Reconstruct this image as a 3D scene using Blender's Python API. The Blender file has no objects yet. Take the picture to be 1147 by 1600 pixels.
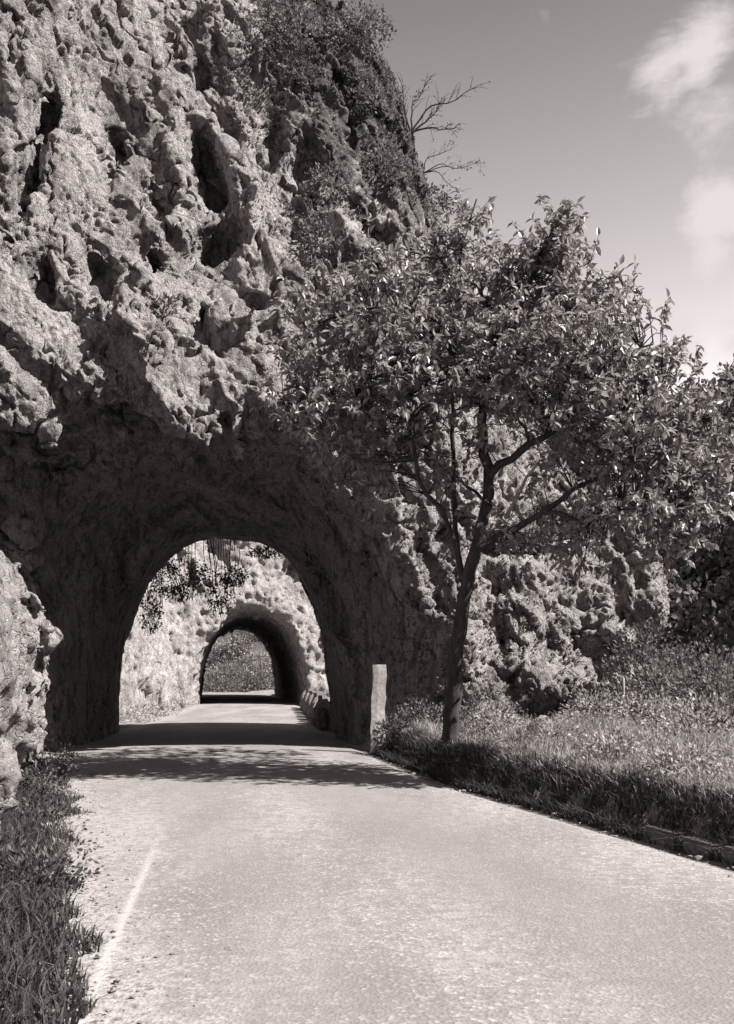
import bpy, math, random
import numpy as np
from mathutils import Vector, Matrix

random.seed(7)
rng = np.random.default_rng(11)
S = bpy.context.scene
COL = S.collection
R = math.radians

# ------------------------------------------------------------------ camera
F_PX, CX, HY, CAMZ = 1500.0, 573.5, 1055.0, 1.6
cam_d = bpy.data.cameras.new('camera')
cam = bpy.data.objects.new('camera', cam_d)
COL.objects.link(cam)
cam.location = (0, 0, CAMZ)
cam.rotation_euler = (R(90), 0, 0)
cam_d.sensor_width = 36
cam_d.sensor_fit = 'AUTO'
cam_d.lens = F_PX / 1600 * 36
cam_d.shift_y = (HY - 800) / 1600
cam_d.clip_end = 2000
S.camera = cam

def P(u, v, D):
    return np.array([(u - CX) / F_PX * D, D, CAMZ + (HY - v) / F_PX * D])

# ------------------------------------------------------------------ light
SUN_EL, SUN_AZ = 48.0, 18.0          # azimuth: degrees from +X towards the camera side (-Y)
to_sun = Vector((math.cos(R(SUN_EL)) * math.cos(R(SUN_AZ)), -math.cos(R(SUN_EL)) * math.sin(R(SUN_AZ)), math.sin(R(SUN_EL))))
sd = bpy.data.lights.new('sun', 'SUN')
sd.energy = 5.0
sd.angle = R(0.5)
sd.color = (1.0, 0.965, 0.93)
sun = bpy.data.objects.new('sun', sd)
COL.objects.link(sun)
sun.rotation_euler = to_sun.to_track_quat('Z', 'Y').to_euler()
sun.location = (30, -5, 40)

W = bpy.data.worlds.new('World')
S.world = W
W.use_nodes = True
nt = W.node_tree
nt.nodes.clear()
def N(tree, kind, **kw):
    n = tree.nodes.new(kind)
    for k, v in kw.items():
        setattr(n, k, v)
    return n
def math_node(t, op, a, b=None, clamp=False):
    n = N(t, 'ShaderNodeMath', operation=op, use_clamp=clamp)
    for i, q in enumerate((a, b)):
        if q is None: continue
        if isinstance(q, (int, float)): n.inputs[i].default_value = q
        else: t.links.new(q, n.inputs[i])
    return n.outputs[0]
def mapr(t, val, a, b, c, d, smooth=True):
    n = N(t, 'ShaderNodeMapRange', interpolation_type='SMOOTHSTEP' if smooth else 'LINEAR')
    t.links.new(val, n.inputs[0])
    for i, q in enumerate((a, b, c, d)): n.inputs[i + 1].default_value = q
    return n.outputs[0]
sky = N(nt, 'ShaderNodeTexSky', sky_type='NISHITA')
sky.sun_disc = False
sky.sun_elevation = R(SUN_EL)
sky.sun_rotation = math.atan2(to_sun.x, to_sun.y)
bw = N(nt, 'ShaderNodeRGBToBW'); nt.links.new(sky.outputs[0], bw.inputs[0])
tc = N(nt, 'ShaderNodeTexCoord')
nrm = N(nt, 'ShaderNodeVectorMath', operation='NORMALIZE'); nt.links.new(tc.outputs['Generated'], nrm.inputs[0])
sep = N(nt, 'ShaderNodeSeparateXYZ'); nt.links.new(nrm.outputs[0], sep.inputs[0])
# film response of the clear sky: orthochromatic darkening with elevation
grad = mapr(nt, sep.outputs[2], 0.26, 0.60, 2.35, .85, False)
skyv = math_node(nt, 'MULTIPLY', bw.outputs[0], grad)
# clouds
cn = N(nt, 'ShaderNodeTexNoise'); cn.inputs['Scale'].default_value = 7.5; cn.inputs['Detail'].default_value = 9; cn.inputs['Roughness'].default_value = 0.6
cn.inputs['Distortion'].default_value = 0.3
cm = N(nt, 'ShaderNodeMapping'); cm.inputs['Scale'].default_value = (1, 1, 1.9); cm.inputs['Location'].default_value = (0.15, 0.3, 0.1)
nt.links.new(nrm.outputs[0], cm.inputs[0]); nt.links.new(cm.outputs[0], cn.inputs[0])
acc = None
for (u, v, rr, st) in ((1040, 115, .075, .30), (1100, 90, .07, .34), (1120, 170, .08, .30), (1125, 325, .062, .48), (1110, 395, .045, .40), (1060, 540, .055, .46), (1150, 520, .05, .38)):
    d = Vector((u - CX, F_PX, HY - v)).normalized()
    ds = N(nt, 'ShaderNodeVectorMath', operation='DISTANCE'); nt.links.new(nrm.outputs[0], ds.inputs[0]); ds.inputs[1].default_value = d
    m = mapr(nt, ds.outputs['Value'], 0.0, rr, st, 0.0)
    acc = m if acc is None else math_node(nt, 'MAXIMUM', acc, m)
right = mapr(nt, sep.outputs[0], 0.39, 0.6, 0.0, 0.28)
acc = math_node(nt, 'MAXIMUM', acc, right)
cl = math_node(nt, 'ADD', cn.outputs[0], acc)
cl = mapr(nt, cl, 0.68, 0.93, 0.0, 1.0)
cloudv = math_node(nt, 'MULTIPLY', cl, 5.0)
inv = math_node(nt, 'SUBTRACT', 1.0, cl)
tot = math_node(nt, 'ADD', math_node(nt, 'MULTIPLY', skyv, inv), cloudv)
tint = N(nt, 'ShaderNodeVectorMath', operation='SCALE'); tint.inputs[0].default_value = (1.0, 0.925, 0.92); nt.links.new(tot, tint.inputs['Scale'])
bg = N(nt, 'ShaderNodeBackground'); bg.inputs['Strength'].default_value = 0.057
nt.links.new(tint.outputs[0], bg.inputs[0])
wo = N(nt, 'ShaderNodeOutputWorld'); nt.links.new(bg.outputs[0], wo.inputs[0])

S.view_settings.view_transform = 'Standard'
S.view_settings.look = 'None'
S.view_settings.exposure = 1.5
S.view_settings.gamma = 1
S.view_settings.use_curve_mapping = False

# ------------------------------------------------------------------ noise
_pr = np.random.default_rng(3)
PERM = _pr.permutation(512).astype(np.int32) % 512
PERM = np.concatenate([PERM, PERM, PERM])
GR = _pr.normal(size=(512, 3)).astype(np.float32)
GR /= np.linalg.norm(GR, axis=1, keepdims=True)
def gnoise(x, y, z):
    xi = np.floor(x).astype(np.int32); yi = np.floor(y).astype(np.int32); zi = np.floor(z).astype(np.int32)
    fx = (x - xi).astype(np.float32); fy = (y - yi).astype(np.float32); fz = (z - zi).astype(np.float32)
    u = fx * fx * fx * (fx * (fx * 6 - 15) + 10); v = fy * fy * fy * (fy * (fy * 6 - 15) + 10); w = fz * fz * fz * (fz * (fz * 6 - 15) + 10)
    out = 0
    for dx in (0, 1):
        px = PERM[(xi + dx) & 511]
        for dy in (0, 1):
            py = PERM[(px + yi + dy) & 511]
            for dz in (0, 1):
                g = GR[PERM[(py + zi + dz) & 511]]
                n = g[..., 0] * (fx - dx) + g[..., 1] * (fy - dy) + g[..., 2] * (fz - dz)
                out = out + n * (u if dx else 1 - u) * (v if dy else 1 - v) * (w if dz else 1 - w)
    return out * 1.5
def fbm(x, y, z, s, o=3, g=0.5, seed=0.0):
    r = 0; a = 1.0
    for i in range(o):
        r = r + a * gnoise(x * s + seed + 17.3 * i, y * s + seed * 1.7 + 5.1 * i, z * s - seed + 9.7 * i)
        s *= 2.03; a *= g
    return r
def ridged(x, y, z, s, o=3, g=0.5, seed=0.0):
    r = 0; a = 1.0
    for i in range(o):
        r = r + a * (1 - 2.2 * np.abs(gnoise(x * s + seed + 7.3 * i, y * s + seed + 3.1 * i, z * s - seed)))
        s *= 2.1; a *= g
    return r
def facet(x, y, z, s, seed=0):
    x = x * s + seed; y = y * s + seed * .7; z = z * s - seed
    xi = np.floor(x).astype(np.int32); yi = np.floor(y).astype(np.int32); zi = np.floor(z).astype(np.int32)
    best = np.full(x.shape, 9e9, np.float32); val = np.zeros(x.shape, np.float32)
    for dx in (-1, 0, 1):
        for dy in (-1, 0, 1):
            for dz in (-1, 0, 1):
                hsh = PERM[(PERM[(PERM[(xi + dx) & 511] + yi + dy) & 511] + zi + dz) & 511]
                j = GR[hsh]; g = GR[(hsh + 37) & 511]
                ex = x - (xi + dx + .5 + j[..., 0] * .45); ey = y - (yi + dy + .5 + j[..., 1] * .45); ez = z - (zi + dz + .5 + j[..., 2] * .45)
                d_ = ex * ex + ey * ey + ez * ez
                v_ = g[..., 0] * ex + g[..., 1] * ey + g[..., 2] * ez + g[..., 2] * .55
                m_ = d_ < best
                best = np.where(m_, d_, best); val = np.where(m_, v_, val)
    return val
def sstep(a, b, x):
    t = np.clip((x - a) / (b - a), 0, 1)
    return t * t * (3 - 2 * t)
def smax(a, b, k):
    h = np.clip(0.5 + 0.5 * (a - b) / k, 0, 1)
    return b + (a - b) * h + k * h * (1 - h)

# ------------------------------------------------------------------ meshes
def np_mesh(name, verts, faces, mat, smooth=True):
    """faces: (n,3) or (n,4) array, or list of such arrays"""
    me = bpy.data.meshes.new(name)
    fl = faces if isinstance(faces, list) else [faces]
    verts = np.asarray(verts, dtype=np.float32)
    me.vertices.add(len(verts)); me.vertices.foreach_set('co', verts.ravel())
    loops = np.concatenate([f.ravel() for f in fl]).astype(np.int32)
    tot_ = np.concatenate([np.full(len(f), f.shape[1], dtype=np.int32) for f in fl])
    st = np.concatenate([[0], np.cumsum(tot_)[:-1]]).astype(np.int32)
    me.loops.add(len(loops)); me.loops.foreach_set('vertex_index', loops)
    me.polygons.add(len(tot_)); me.polygons.foreach_set('loop_start', st); me.polygons.foreach_set('loop_total', tot_)
    me.polygons.foreach_set('use_smooth', np.full(len(tot_), smooth, dtype=bool))
    me.update(calc_edges=True)
    if mat: me.materials.append(mat)
    return me
def link(name, me, parent=None, loc=None):
    o = bpy.data.objects.new(name, me)
    COL.objects.link(o)
    if parent: o.parent = parent
    if loc is not None: o.location = loc
    return o
def thing(name, label, cat, loc=(0, 0, 0), group=None):
    o = bpy.data.objects.new(name, None); COL.objects.link(o)
    o.empty_display_size = 0.2
    o.location = tuple(float(q) for q in loc); o['label'] = label; o['category'] = cat
    if group: o['group'] = group
    return o
def tag(o, label=None, cat=None, group=None, kind=None):
    for k, v in (('label', label), ('category', cat), ('group', group), ('kind', kind)):
        if v: o[k] = v
    return o

def surface_nets(d, org, h):
    d = d.copy()
    for ax in range(3):
        sl = [slice(None)] * 3
        for e in (0, -1):
            sl[ax] = e
            d[tuple(sl)] = np.maximum(d[tuple(sl)], h * 0.5)
    ins = d < 0
    nx, ny, nz = d.shape
    cs = np.zeros((nx - 1, ny - 1, nz - 1), dtype=np.int8)
    for i in (0, 1):
        for j in (0, 1):
            for k in (0, 1):
                cs += ins[i:nx - 1 + i, j:ny - 1 + j, k:nz - 1 + k]
    act = np.argwhere((cs > 0) & (cs < 8))
    idx = np.full(cs.shape, -1, dtype=np.int32)
    idx[act[:, 0], act[:, 1], act[:, 2]] = np.arange(len(act))
    acc_ = np.zeros((len(act), 3)); cnt = np.zeros(len(act))
    cor = [(i, j, k) for i in (0, 1) for j in (0, 1) for k in (0, 1)]
    for a in cor:
        for b in cor:
            if sum(b) == sum(a) + 1 and all(b[q] >= a[q] for q in range(3)):
                da = d[act[:, 0] + a[0], act[:, 1] + a[1], act[:, 2] + a[2]]
                db = d[act[:, 0] + b[0], act[:, 1] + b[1], act[:, 2] + b[2]]
                m = (da < 0) != (db < 0)
                t = np.where(m, da / np.where(m, da - db, 1), 0)
                for q in range(3):
                    acc_[:, q] += m * (a[q] + t * (b[q] - a[q]))
                cnt += m
    V = (act + acc_ / cnt[:, None]) * h + np.array(org)
    faces = []
    for ax in range(3):
        b_, c_ = [(1, 2), (2, 0), (0, 1)][ax]
        s0 = [slice(1, -1)] * 3; s1 = [slice(1, -1)] * 3
        s0[ax] = slice(0, -1); s1[ax] = slice(1, None)
        A = ins[tuple(s0)]; B = ins[tuple(s1)]
        e = np.argwhere(A != B)
        flip = A[e[:, 0], e[:, 1], e[:, 2]]
        base = e.copy()
        for q in range(3):
            if q != ax: base[:, q] += 1
        def g(ob, oc):
            p = base.copy(); p[:, b_] += ob; p[:, c_] += oc
            return idx[p[:, 0], p[:, 1], p[:, 2]]
        q = np.stack([g(-1, -1), g(0, -1), g(0, 0), g(-1, 0)], 1)
        q[~flip] = q[~flip][:, ::-1]
        faces.append(q)
    Fq = np.concatenate(faces)
    Fq = Fq[(Fq >= 0).all(1)]
    # drop small loose islands left by the noise
    par = list(range(len(V)))
    def find(a):
        while par[a] != a:
            par[a] = par[par[a]]; a = par[a]
        return a
    for q0, q1, q2, q3 in Fq.tolist():
        r0 = find(q0)
        for o_ in (q1, q2, q3):
            r1 = find(o_)
            if r1 != r0: par[r1] = r0
    root = np.array([find(a) for a in range(len(V))])
    ids, cn_ = np.unique(root, return_counts=True)
    good = set(ids[cn_ > .05 * len(V)].tolist())
    keep = np.array([r in good for r in root.tolist()])
    remap = np.cumsum(keep) - 1
    Fq = remap[Fq[keep[Fq[:, 0]]]]
    return V[keep], Fq

def refine(me, levels, disp):
    o = bpy.data.objects.new('tmp', me); COL.objects.link(o)
    m = o.modifiers.new('s', 'SUBSURF'); m.levels = levels; m.render_levels = levels
    dg = bpy.context.evaluated_depsgraph_get()
    me2 = bpy.data.meshes.new_from_object(o.evaluated_get(dg))
    bpy.data.objects.remove(o)
    n = len(me2.vertices)
    co = np.empty(n * 3, dtype=np.float32); me2.vertices.foreach_get('co', co); co = co.reshape(-1, 3)
    nr = np.empty(n * 3, dtype=np.float32); me2.vertex_normals.foreach_get('vector', nr); nr = nr.reshape(-1, 3)
    co = co + nr * disp(co, nr)[:, None]
    me2.vertices.foreach_set('co', co.ravel())
    me2.update()
    return me2, co, nr

# ------------------------------------------------------------------ materials
ALB = .72     # overall base-colour level of the dull stone and road metal
def new_mat(name):
    m = bpy.data.materials.new(name); m.use_nodes = True
    t = m.node_tree; t.nodes.clear()
    out = N(t, 'ShaderNodeOutputMaterial')
    b = N(t, 'ShaderNodeBsdfPrincipled')
    t.links.new(b.outputs[0], out.inputs[0])
    b.inputs['Roughness'].default_value = 0.9
    b.inputs['Specular IOR Level'].default_value = 0.2
    return m, t, b, out
def warm(v, k=1.0):
    v = v * ALB
    return (v * (1 + .055 * k), v * (1 - .025 * k), v * (1 - .04 * k), 1)
def noise(t, vec, scale, detail=5, rough=0.6, dist=0.0):
    n = N(t, 'ShaderNodeTexNoise')
    n.inputs['Scale'].default_value = scale; n.inputs['Detail'].default_value = detail
    n.inputs['Roughness'].default_value = rough; n.inputs['Distortion'].default_value = dist
    if vec is not None: t.links.new(vec, n.inputs['Vector'])
    return n.outputs[0]
def ramp(t, fac, stops):
    n = N(t, 'ShaderNodeValToRGB')
    el = n.color_ramp.elements
    while len(el) > 1: el.remove(el[-1])
    el[0].position = stops[0][0]; el[0].color = stops[0][1]
    for p, c in stops[1:]:
        e = el.new(p); e.color = c
    t.links.new(fac, n.inputs[0])
    return n.outputs[0]
def mix(t, fac, a, b, mode='MIX'):
    n = N(t, 'ShaderNodeMix', data_type='RGBA', blend_type=mode)
    if isinstance(fac, (int, float)): n.inputs[0].default_value = fac
    else: t.links.new(fac, n.inputs[0])
    for i, q in ((6, a), (7, b)):
        if isinstance(q, tuple): n.inputs[i].default_value = q
        else: t.links.new(q, n.inputs[i])
    return n.outputs[2]
def bump(t, b, hgt, strength, dist):
    n = N(t, 'ShaderNodeBump'); n.inputs['Strength'].default_value = strength; n.inputs['Distance'].default_value = dist
    t.links.new(hgt, n.inputs['Height']); t.links.new(n.outputs[0], b.inputs['Normal'])
def objco(t, scale=(1, 1, 1), rot=(0, 0, 0)):
    c = N(t, 'ShaderNodeTexCoord'); m = N(t, 'ShaderNodeMapping')
    m.inputs['Scale'].default_value = scale; m.inputs['Rotation'].default_value = rot
    t.links.new(c.outputs['Object'], m.inputs[0])
    return m.outputs[0]

def rock_material(name, lo, hi, dark, stain=0.5, moss=0.0):
    m, t, b, out = new_mat(name)
    iso = objco(t)
    strk = objco(t, (1.0, 1.0, 0.32), (0, R(-24), 0))
    c = ramp(t, noise(t, iso, 1.1, 8, .68, .4), [(.3, warm(lo)), (.52, warm((lo + hi) / 2)), (.7, warm(hi))])
    fine = noise(t, iso, 16, 6, .7)
    c = mix(t, mapr(t, fine, .42, .62, 0.45, 0), c, warm(dark * 2.2))
    pit = noise(t, strk, 3.6, 8, .72, .6)
    c = mix(t, mapr(t, pit, .5, .60, 0, stain), c, warm(dark * .8))
    pit3 = noise(t, strk, 9.0, 6, .7, .4)
    c = mix(t, mapr(t, pit3, .55, .63, 0, .6), c, warm(dark * .8))
    wash = noise(t, strk, .9, 5, .6, .3)
    c = mix(t, mapr(t, wash, .52, .68, 0, .4), c, warm(dark * 1.2))
    if moss:
        mo = noise(t, iso, 2.6, 7, .7)
        # lichen grows over the north-east shoulder; the far left gets painted overhang shade
        sp = N(t, 'ShaderNodeSeparateXYZ'); cc = N(t, 'ShaderNodeTexCoord'); t.links.new(cc.outputs['Object'], sp.inputs[0])
        side = math_node(t, 'ADD', mapr(t, sp.outputs[0], -3.2, -.8, 0, .24), mapr(t, sp.outputs[2], 11.0, 16.0, -.16, .04))
        side = math_node(t, 'MAXIMUM', side, mapr(t, sp.outputs[0], -7.5, -5.2, .10, 0.0))
        side = math_node(t, 'MULTIPLY', side, mapr(t, sp.outputs[2], 4.5, 7.0, 0, 1))
        c = mix(t, mapr(t, math_node(t, 'ADD', mo, side), .58, .72, 0, moss), c, warm(dark * 1.1))
    t.links.new(c, b.inputs['Base Color'])
    wv = N(t, 'ShaderNodeVectorMath', operation='ADD'); t.links.new(strk, wv.inputs[0])
    nz = N(t, 'ShaderNodeTexNoise'); nz.inputs['Scale'].default_value = 2.5; nz.inputs['Detail'].default_value = 4; t.links.new(iso, nz.inputs['Vector'])
    t.links.new(nz.outputs['Color'], wv.inputs[1])
    vor = N(t, 'ShaderNodeTexVoronoi', feature='DISTANCE_TO_EDGE'); vor.inputs['Scale'].default_value = 2.6; t.links.new(wv.outputs[0], vor.inputs['Vector'])
    crack = mapr(t, vor.outputs['Distance'], 0, .05, 0, 1)
    vf = N(t, 'ShaderNodeTexVoronoi'); vf.inputs['Scale'].default_value = 7; t.links.new(wv.outputs[0], vf.inputs['Vector'])
    sc_ = N(t, 'ShaderNodeSeparateColor'); t.links.new(vf.outputs['Color'], sc_.inputs[0])
    hgt = math_node(t, 'ADD', noise(t, iso, 12, 10, .75, .3), math_node(t, 'MULTIPLY', crack, .35))
    hgt = math_node(t, 'ADD', hgt, math_node(t, 'MULTIPLY', sc_.outputs[0], .22))
    bump(t, b, hgt, 1.0, .13)
    return m
M_rock = rock_material('limestone', .42, .64, .085, .6, .85)
M_rock_far = rock_material('limestone_far', .42, .62, .15, .4)
M_rock_near = rock_material('limestone_near', .44, .66, .12, .5)

def leaf_material(name, lo, hi, trans=0.35, gloss=0.35, rough=0.42):
    m, t, b, out = new_mat(name)
    g = N(t, 'ShaderNodeNewGeometry')
    c = ramp(t, g.outputs['Random Per Island'], [(0, warm(lo)), (.6, warm((lo + hi) / 2)), (1, warm(hi))])
    t.links.new(c, b.inputs['Base Color'])
    b.inputs['Roughness'].default_value = rough; b.inputs['Specular IOR Level'].default_value = gloss
    tr = N(t, 'ShaderNodeBsdfTranslucent'); t.links.new(c, tr.inputs[0])
    mx = N(t, 'ShaderNodeMixShader'); mx.inputs[0].default_value = trans
    t.links.new(b.outputs[0], mx.inputs[1]); t.links.new(tr.outputs[0], mx.inputs[2]); t.links.new(mx.outputs[0], out.inputs[0])
    return m
M_leaf = leaf_material('tree_leaf', .17, .48, .42, .6, .42)
M_shrub = leaf_material('shrub_leaf', .08, .24, .3, .25, .6)
M_ivy = leaf_material('ivy_leaf', .05, .13, .2, .35, .5)
M_grass = leaf_material('grass_blade', .2, .58, .35, .15, .7)
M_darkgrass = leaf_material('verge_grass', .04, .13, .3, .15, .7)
M_far = leaf_material('far_foliage', .12, .24, .25, .1, .8)

def bark_material():
    m, t, b, out = new_mat('bark')
    v = objco(t, (1, 1, .25))
    c = ramp(t, noise(t, v, 14, 6, .7), [(.35, warm(.035)), (.6, warm(.08)), (.75, warm(.15))])
    t.links.new(c, b.inputs['Base Color']); bump(t, b, noise(t, v, 30, 6, .7), .8, .02)
    return m
M_bark = bark_material()
def plain(name, v, amp=.3, sc=12, bd=.01):
    m, t, b, out = new_mat(name)
    o = objco(t)
    c = ramp(t, noise(t, o, sc, 7, .7), [(.3, warm(v * (1 - amp))), (.7, warm(v * (1 + amp)))])
    t.links.new(c, b.inputs['Base Color']); bump(t, b, noise(t, o, sc * 3, 7, .7), .7, bd)
    return m
M_dead = plain('dead_wood', .34)
M_slab = plain('marker_stone', .5, .5, 7)
M_soil = plain('soil', .13, .5, 3, .05)
M_pebble = plain('pebble', .22, .6, 5)

def road_material():
    m, t, b, out = new_mat('macadam')
    o = objco(t)
    big = noise(t, objco(t, (.55, .18, 1), (0, 0, R(14))), 1.3, 4, .6)
    c = ramp(t, big, [(.38, warm(.185)), (.62, warm(.32))])
    chips = N(t, 'ShaderNodeTexVoronoi'); chips.inputs['Scale'].default_value = 42; t.links.new(o, chips.inputs['Vector'])
    chip = N(t, 'ShaderNodeSeparateColor'); t.links.new(chips.outputs['Color'], chip.inputs[0])
    c = mix(t, mapr(t, chip.outputs[0], .55, 1, 0, .5), c, warm(.15))
    c = mix(t, mapr(t, chip.outputs[1], .7, 1, 0, .45), c, warm(.55))
    sp = noise(t, o, 9, 7, .75)
    c = mix(t, mapr(t, sp, .47, .58, 0, .6), c, warm(.17))
    # darker worn wheel band towards the right
    ps = N(t, 'ShaderNodeSeparateXYZ'); t.links.new(o, ps.inputs[0])
    lat = math_node(t, 'ADD', ps.outputs[0], math_node(t, 'MULTIPLY', ps.outputs[1], .26))
    lat = math_node(t, 'ADD', lat, math_node(t, 'MULTIPLY', big, .8))
    band = math_node(t, 'MULTIPLY', mapr(t, lat, 2.2, 3.2, 0, 1), mapr(t, lat, 3.5, 4.6, 1, 0))
    c = mix(t, math_node(t, 'MULTIPLY', band, .6), c, warm(.2))
    band2 = math_node(t, 'MULTIPLY', mapr(t, lat, .7, 1.2, 0, 1), mapr(t, lat, 1.5, 2.0, 1, 0))
    c = mix(t, math_node(t, 'MULTIPLY', band2, .4), c, warm(.22))
    # pale worn line near the left edge
    ln = math_node(t, 'ABSOLUTE', math_node(t, 'ADD', math_node(t, 'ADD', ps.outputs[0], math_node(t, 'MULTIPLY', ps.outputs[1], .14)), .71))
    lm = math_node(t, 'MULTIPLY', mapr(t, ln, .0, .06, .42, 0), mapr(t, ps.outputs[1], 6.5, 10.5, 1, 0))
    at = N(t, 'ShaderNodeAttribute', attribute_name='edge')
    en = math_node(t, 'ADD', at.outputs['Fac'], math_node(t, 'MULTIPLY', math_node(t, 'SUBTRACT', noise(t, o, 1.7, 7, .7), .5), 1.6))
    grit = ramp(t, noise(t, o, 22, 6, .8), [(.38, warm(.08)), (.48, warm(.3)), (.7, warm(.5))])
    c = mix(t, mapr(t, en, .05, .55, 1, 0), c, grit)
    c = mix(t, lm, c, warm(.6))
    t.links.new(c, b.inputs['Base Color'])
    bump(t, b, math_node(t, 'ADD', noise(t, o, 60, 5, .7), math_node(t, 'MULTIPLY', chips.outputs['Distance'], .8)), .6, .012)
    return m
M_road = road_material()
def ground_material(name='earth', k=1.0):
    m, t, b, out = new_mat(name)
    o = objco(t)
    c = ramp(t, noise(t, o, 2.2, 8, .7), [(.35, warm(.14 * k)), (.52, warm(.28 * k)), (.7, warm(.44 * k))])
    t.links.new(c, b.inputs['Base Color']); bump(t, b, noise(t, o, 14, 8, .7), .9, .05)
    return m
M_ground = ground_material()
M_wild = ground_material('wooded_slope', .3)

# ------------------------------------------------------------------ road and ground
RD = np.array([  # y, left x, right x
    (-6, .9, 7.4), (0, .0, 5.6), (4.5, -1.25, 4.15), (8.2, -2.45, 2.98), (12.3, -3.75, 1.70), (14.1, -4.4, 1.12), (18, -5.7, .35), (20.5, -6.35, -.05), (24, -6.75, -.7),
    (28.9, -7.0, -1.45), (36, -7.5, -2.1), (50, -8.9, -3.5), (60, -10.3, -5.0), (73, -12.6, -7.0), (90, -17.5, -11.5), (120, -32, -25)])
def road_l(y): return np.interp(y, RD[:, 0], RD[:, 1])
def road_r(y): return np.interp(y, RD[:, 0], RD[:, 2])
ys = np.concatenate([np.arange(-6, 30, .25), np.arange(30, 121, 1.0)])
nxr = 24
vv = []
for y in ys:
    l, r = road_l(y), road_r(y)
    for k in range(nxr + 1):
        s = k / nxr
        x = l + (r - l) * s
        jag = -.5 if s == 0 else (.2 if s == 1 else 0)
        vv.append((x + jag, y, 0.07 * (1 - (2 * s - 1) ** 2) * .6 + .012 - (.055 if s == 0 else .10 if s == 1 else 0)))
vv = np.array(vv); n1 = nxr + 1
ii, jj = np.meshgrid(np.arange(len(ys) - 1), np.arange(nxr), indexing='ij')
b0 = (ii * n1 + jj).ravel()
road = link('road', np_mesh('road', vv, np.stack([b0, b0 + 1, b0 + 1 + n1, b0 + n1], 1), M_road))
ea = road.data.attributes.new('edge', 'FLOAT', 'POINT')
ea.data.foreach_set('value', np.minimum(vv[:, 0] - road_l(vv[:, 1]), (road_r(vv[:, 1]) - vv[:, 0]) * 1.6).astype(np.float32))
tag(road, 'pale macadam road running from the foreground through both tunnels', kind='structure')

def ground_z(x, y):
    l, r = road_l(y), road_r(y)
    dl = l - x; dr = x - r
    z = np.full_like(x, -0.02)
    left = sstep(.35, 2.4, dl) * .32
    left = left * np.where(y > 22, sstep(0, 3, y - 22) * 0 + .3, 1)
    bank = sstep(.2, .5, dr) * .42 + sstep(.5, 2.2, dr) * .18
    bank = bank * (.55 + .45 * sstep(3, 9, y)) * (1 - sstep(20, 24, y) * .6)
    drop = sstep(4.5, 9, dr) * 2.4 + sstep(7, 30, dr) * 8
    bump_ = fbm(x, y, x * 0, .9, 4, .5, 4.2) * .10 * sstep(0.3, .9, np.maximum(dl, dr))
    z = z + np.where(dl > 0, left, 0) + np.where(dr > 0, bank - drop, 0) + bump_
    return z
def grid_mesh(name, xs, ys_, zf, mat):
    X, Y = np.meshgrid(xs, ys_, indexing='ij')
    Z = zf(X.ravel().astype(np.float64), Y.ravel().astype(np.float64))
    V = np.stack([X.ravel(), Y.ravel(), Z], 1)
    i_, j_ = np.meshgrid(np.arange(len(xs) - 1), np.arange(len(ys_) - 1), indexing='ij')
    b = (i_ * len(ys_) + j_).ravel()
    return np_mesh(name, V, np.stack([b, b + len(ys_), b + len(ys_) + 1, b + 1], 1), mat)
xs_ = np.concatenate([np.linspace(-700, -20, 18), np.arange(-16, 14, .22), np.linspace(15, 60, 24), np.linspace(70, 700, 16)])
ys_ = np.concatenate([np.linspace(-300, -8, 10), np.arange(-6, 32, .25), np.arange(33, 120, 1.5), np.linspace(130, 900, 16)])
gr = link('ground', grid_mesh('ground', xs_, ys_, ground_z, M_ground))
tag(gr, 'earth verges and rough ground beside the road', kind='structure')

# ------------------------------------------------------------------ main cliff with first tunnel
def tun1(x, y, z):
    t = np.clip((25.5 - y) / 6.5, 0, 1) ** 1.3
    cx = -4.1 + (28 - np.clip(y, 14, 30)) * .145
    cx = np.where(y < 20, cx, cx)
    hw = 3.0 + t * 1.15
    H = 5.5 + t * 2.75
    lean = -1.5 * t * sstep(2.5, 8.0, z)          # mouth opens higher on the left
    q = (np.abs((x - cx - lean) / hw) ** 2.6 + np.abs(np.maximum(z + .4, 0) / (H + .4)) ** 2.6) ** (1 / 2.6)
    return (q - 1) * 3.2
SIL = np.array([(-2, 5.7), (0, 5.7), (1.5, 5.6), (3.2, 6.15), (4.6, 6.05), (5.4, 5.8), (8, 5.3), (11.0, 4.7), (12.2, 3.8), (13.4, 2.9), (14.7, 2.0), (16.2, .95), (17.6, .1), (18.8, -.8), (24, -4)])
CAV = [  # u, v, ru, rv, slant, depth
    (300, 185, 34, 105, .30, 1.5), (325, 350, 48, 58, -.25, 1.2), (432, 322, 40, 40, .3, .9), (400, 110, 22, 90, -.15, .9), (335, 105, 22, 32, 0, .7),
    (236, 405, 20, 34, .3, .6), (150, 165, 18, 48, .25, .6), (215, 265, 20, 32, .2, .55), (160, 260, 16, 50, .2, .5), (62, 250, 22, 150, -.1, .8),
    (440, 195, 30, 70, -.2, .7), (610, 290, 26, 34, .2, .7), (330, 520, 12, 26, .4, .35), (505, 330, 30, 22, .3, .5), (545, 225, 34, 14, .5, .5),
    (165, 455, 22, 50, .35, .45), (90, 470, 26, 60, .2, .7), (400, 470, 20, 18, .3, .35), (470, 130, 26, 50, .1, .6), (560, 400, 40, 26, .3, .6), (690, 345, 24, 24, .2, .6),
    (800, 845, 75, 26, .1, 1.0), (890, 800, 50, 30, .1, .8), (850, 1110, 50, 30, .0, .5), (870, 1010, 22, 40, 0, .35), (985, 930, 14, 60, .1, .4)]
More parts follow.
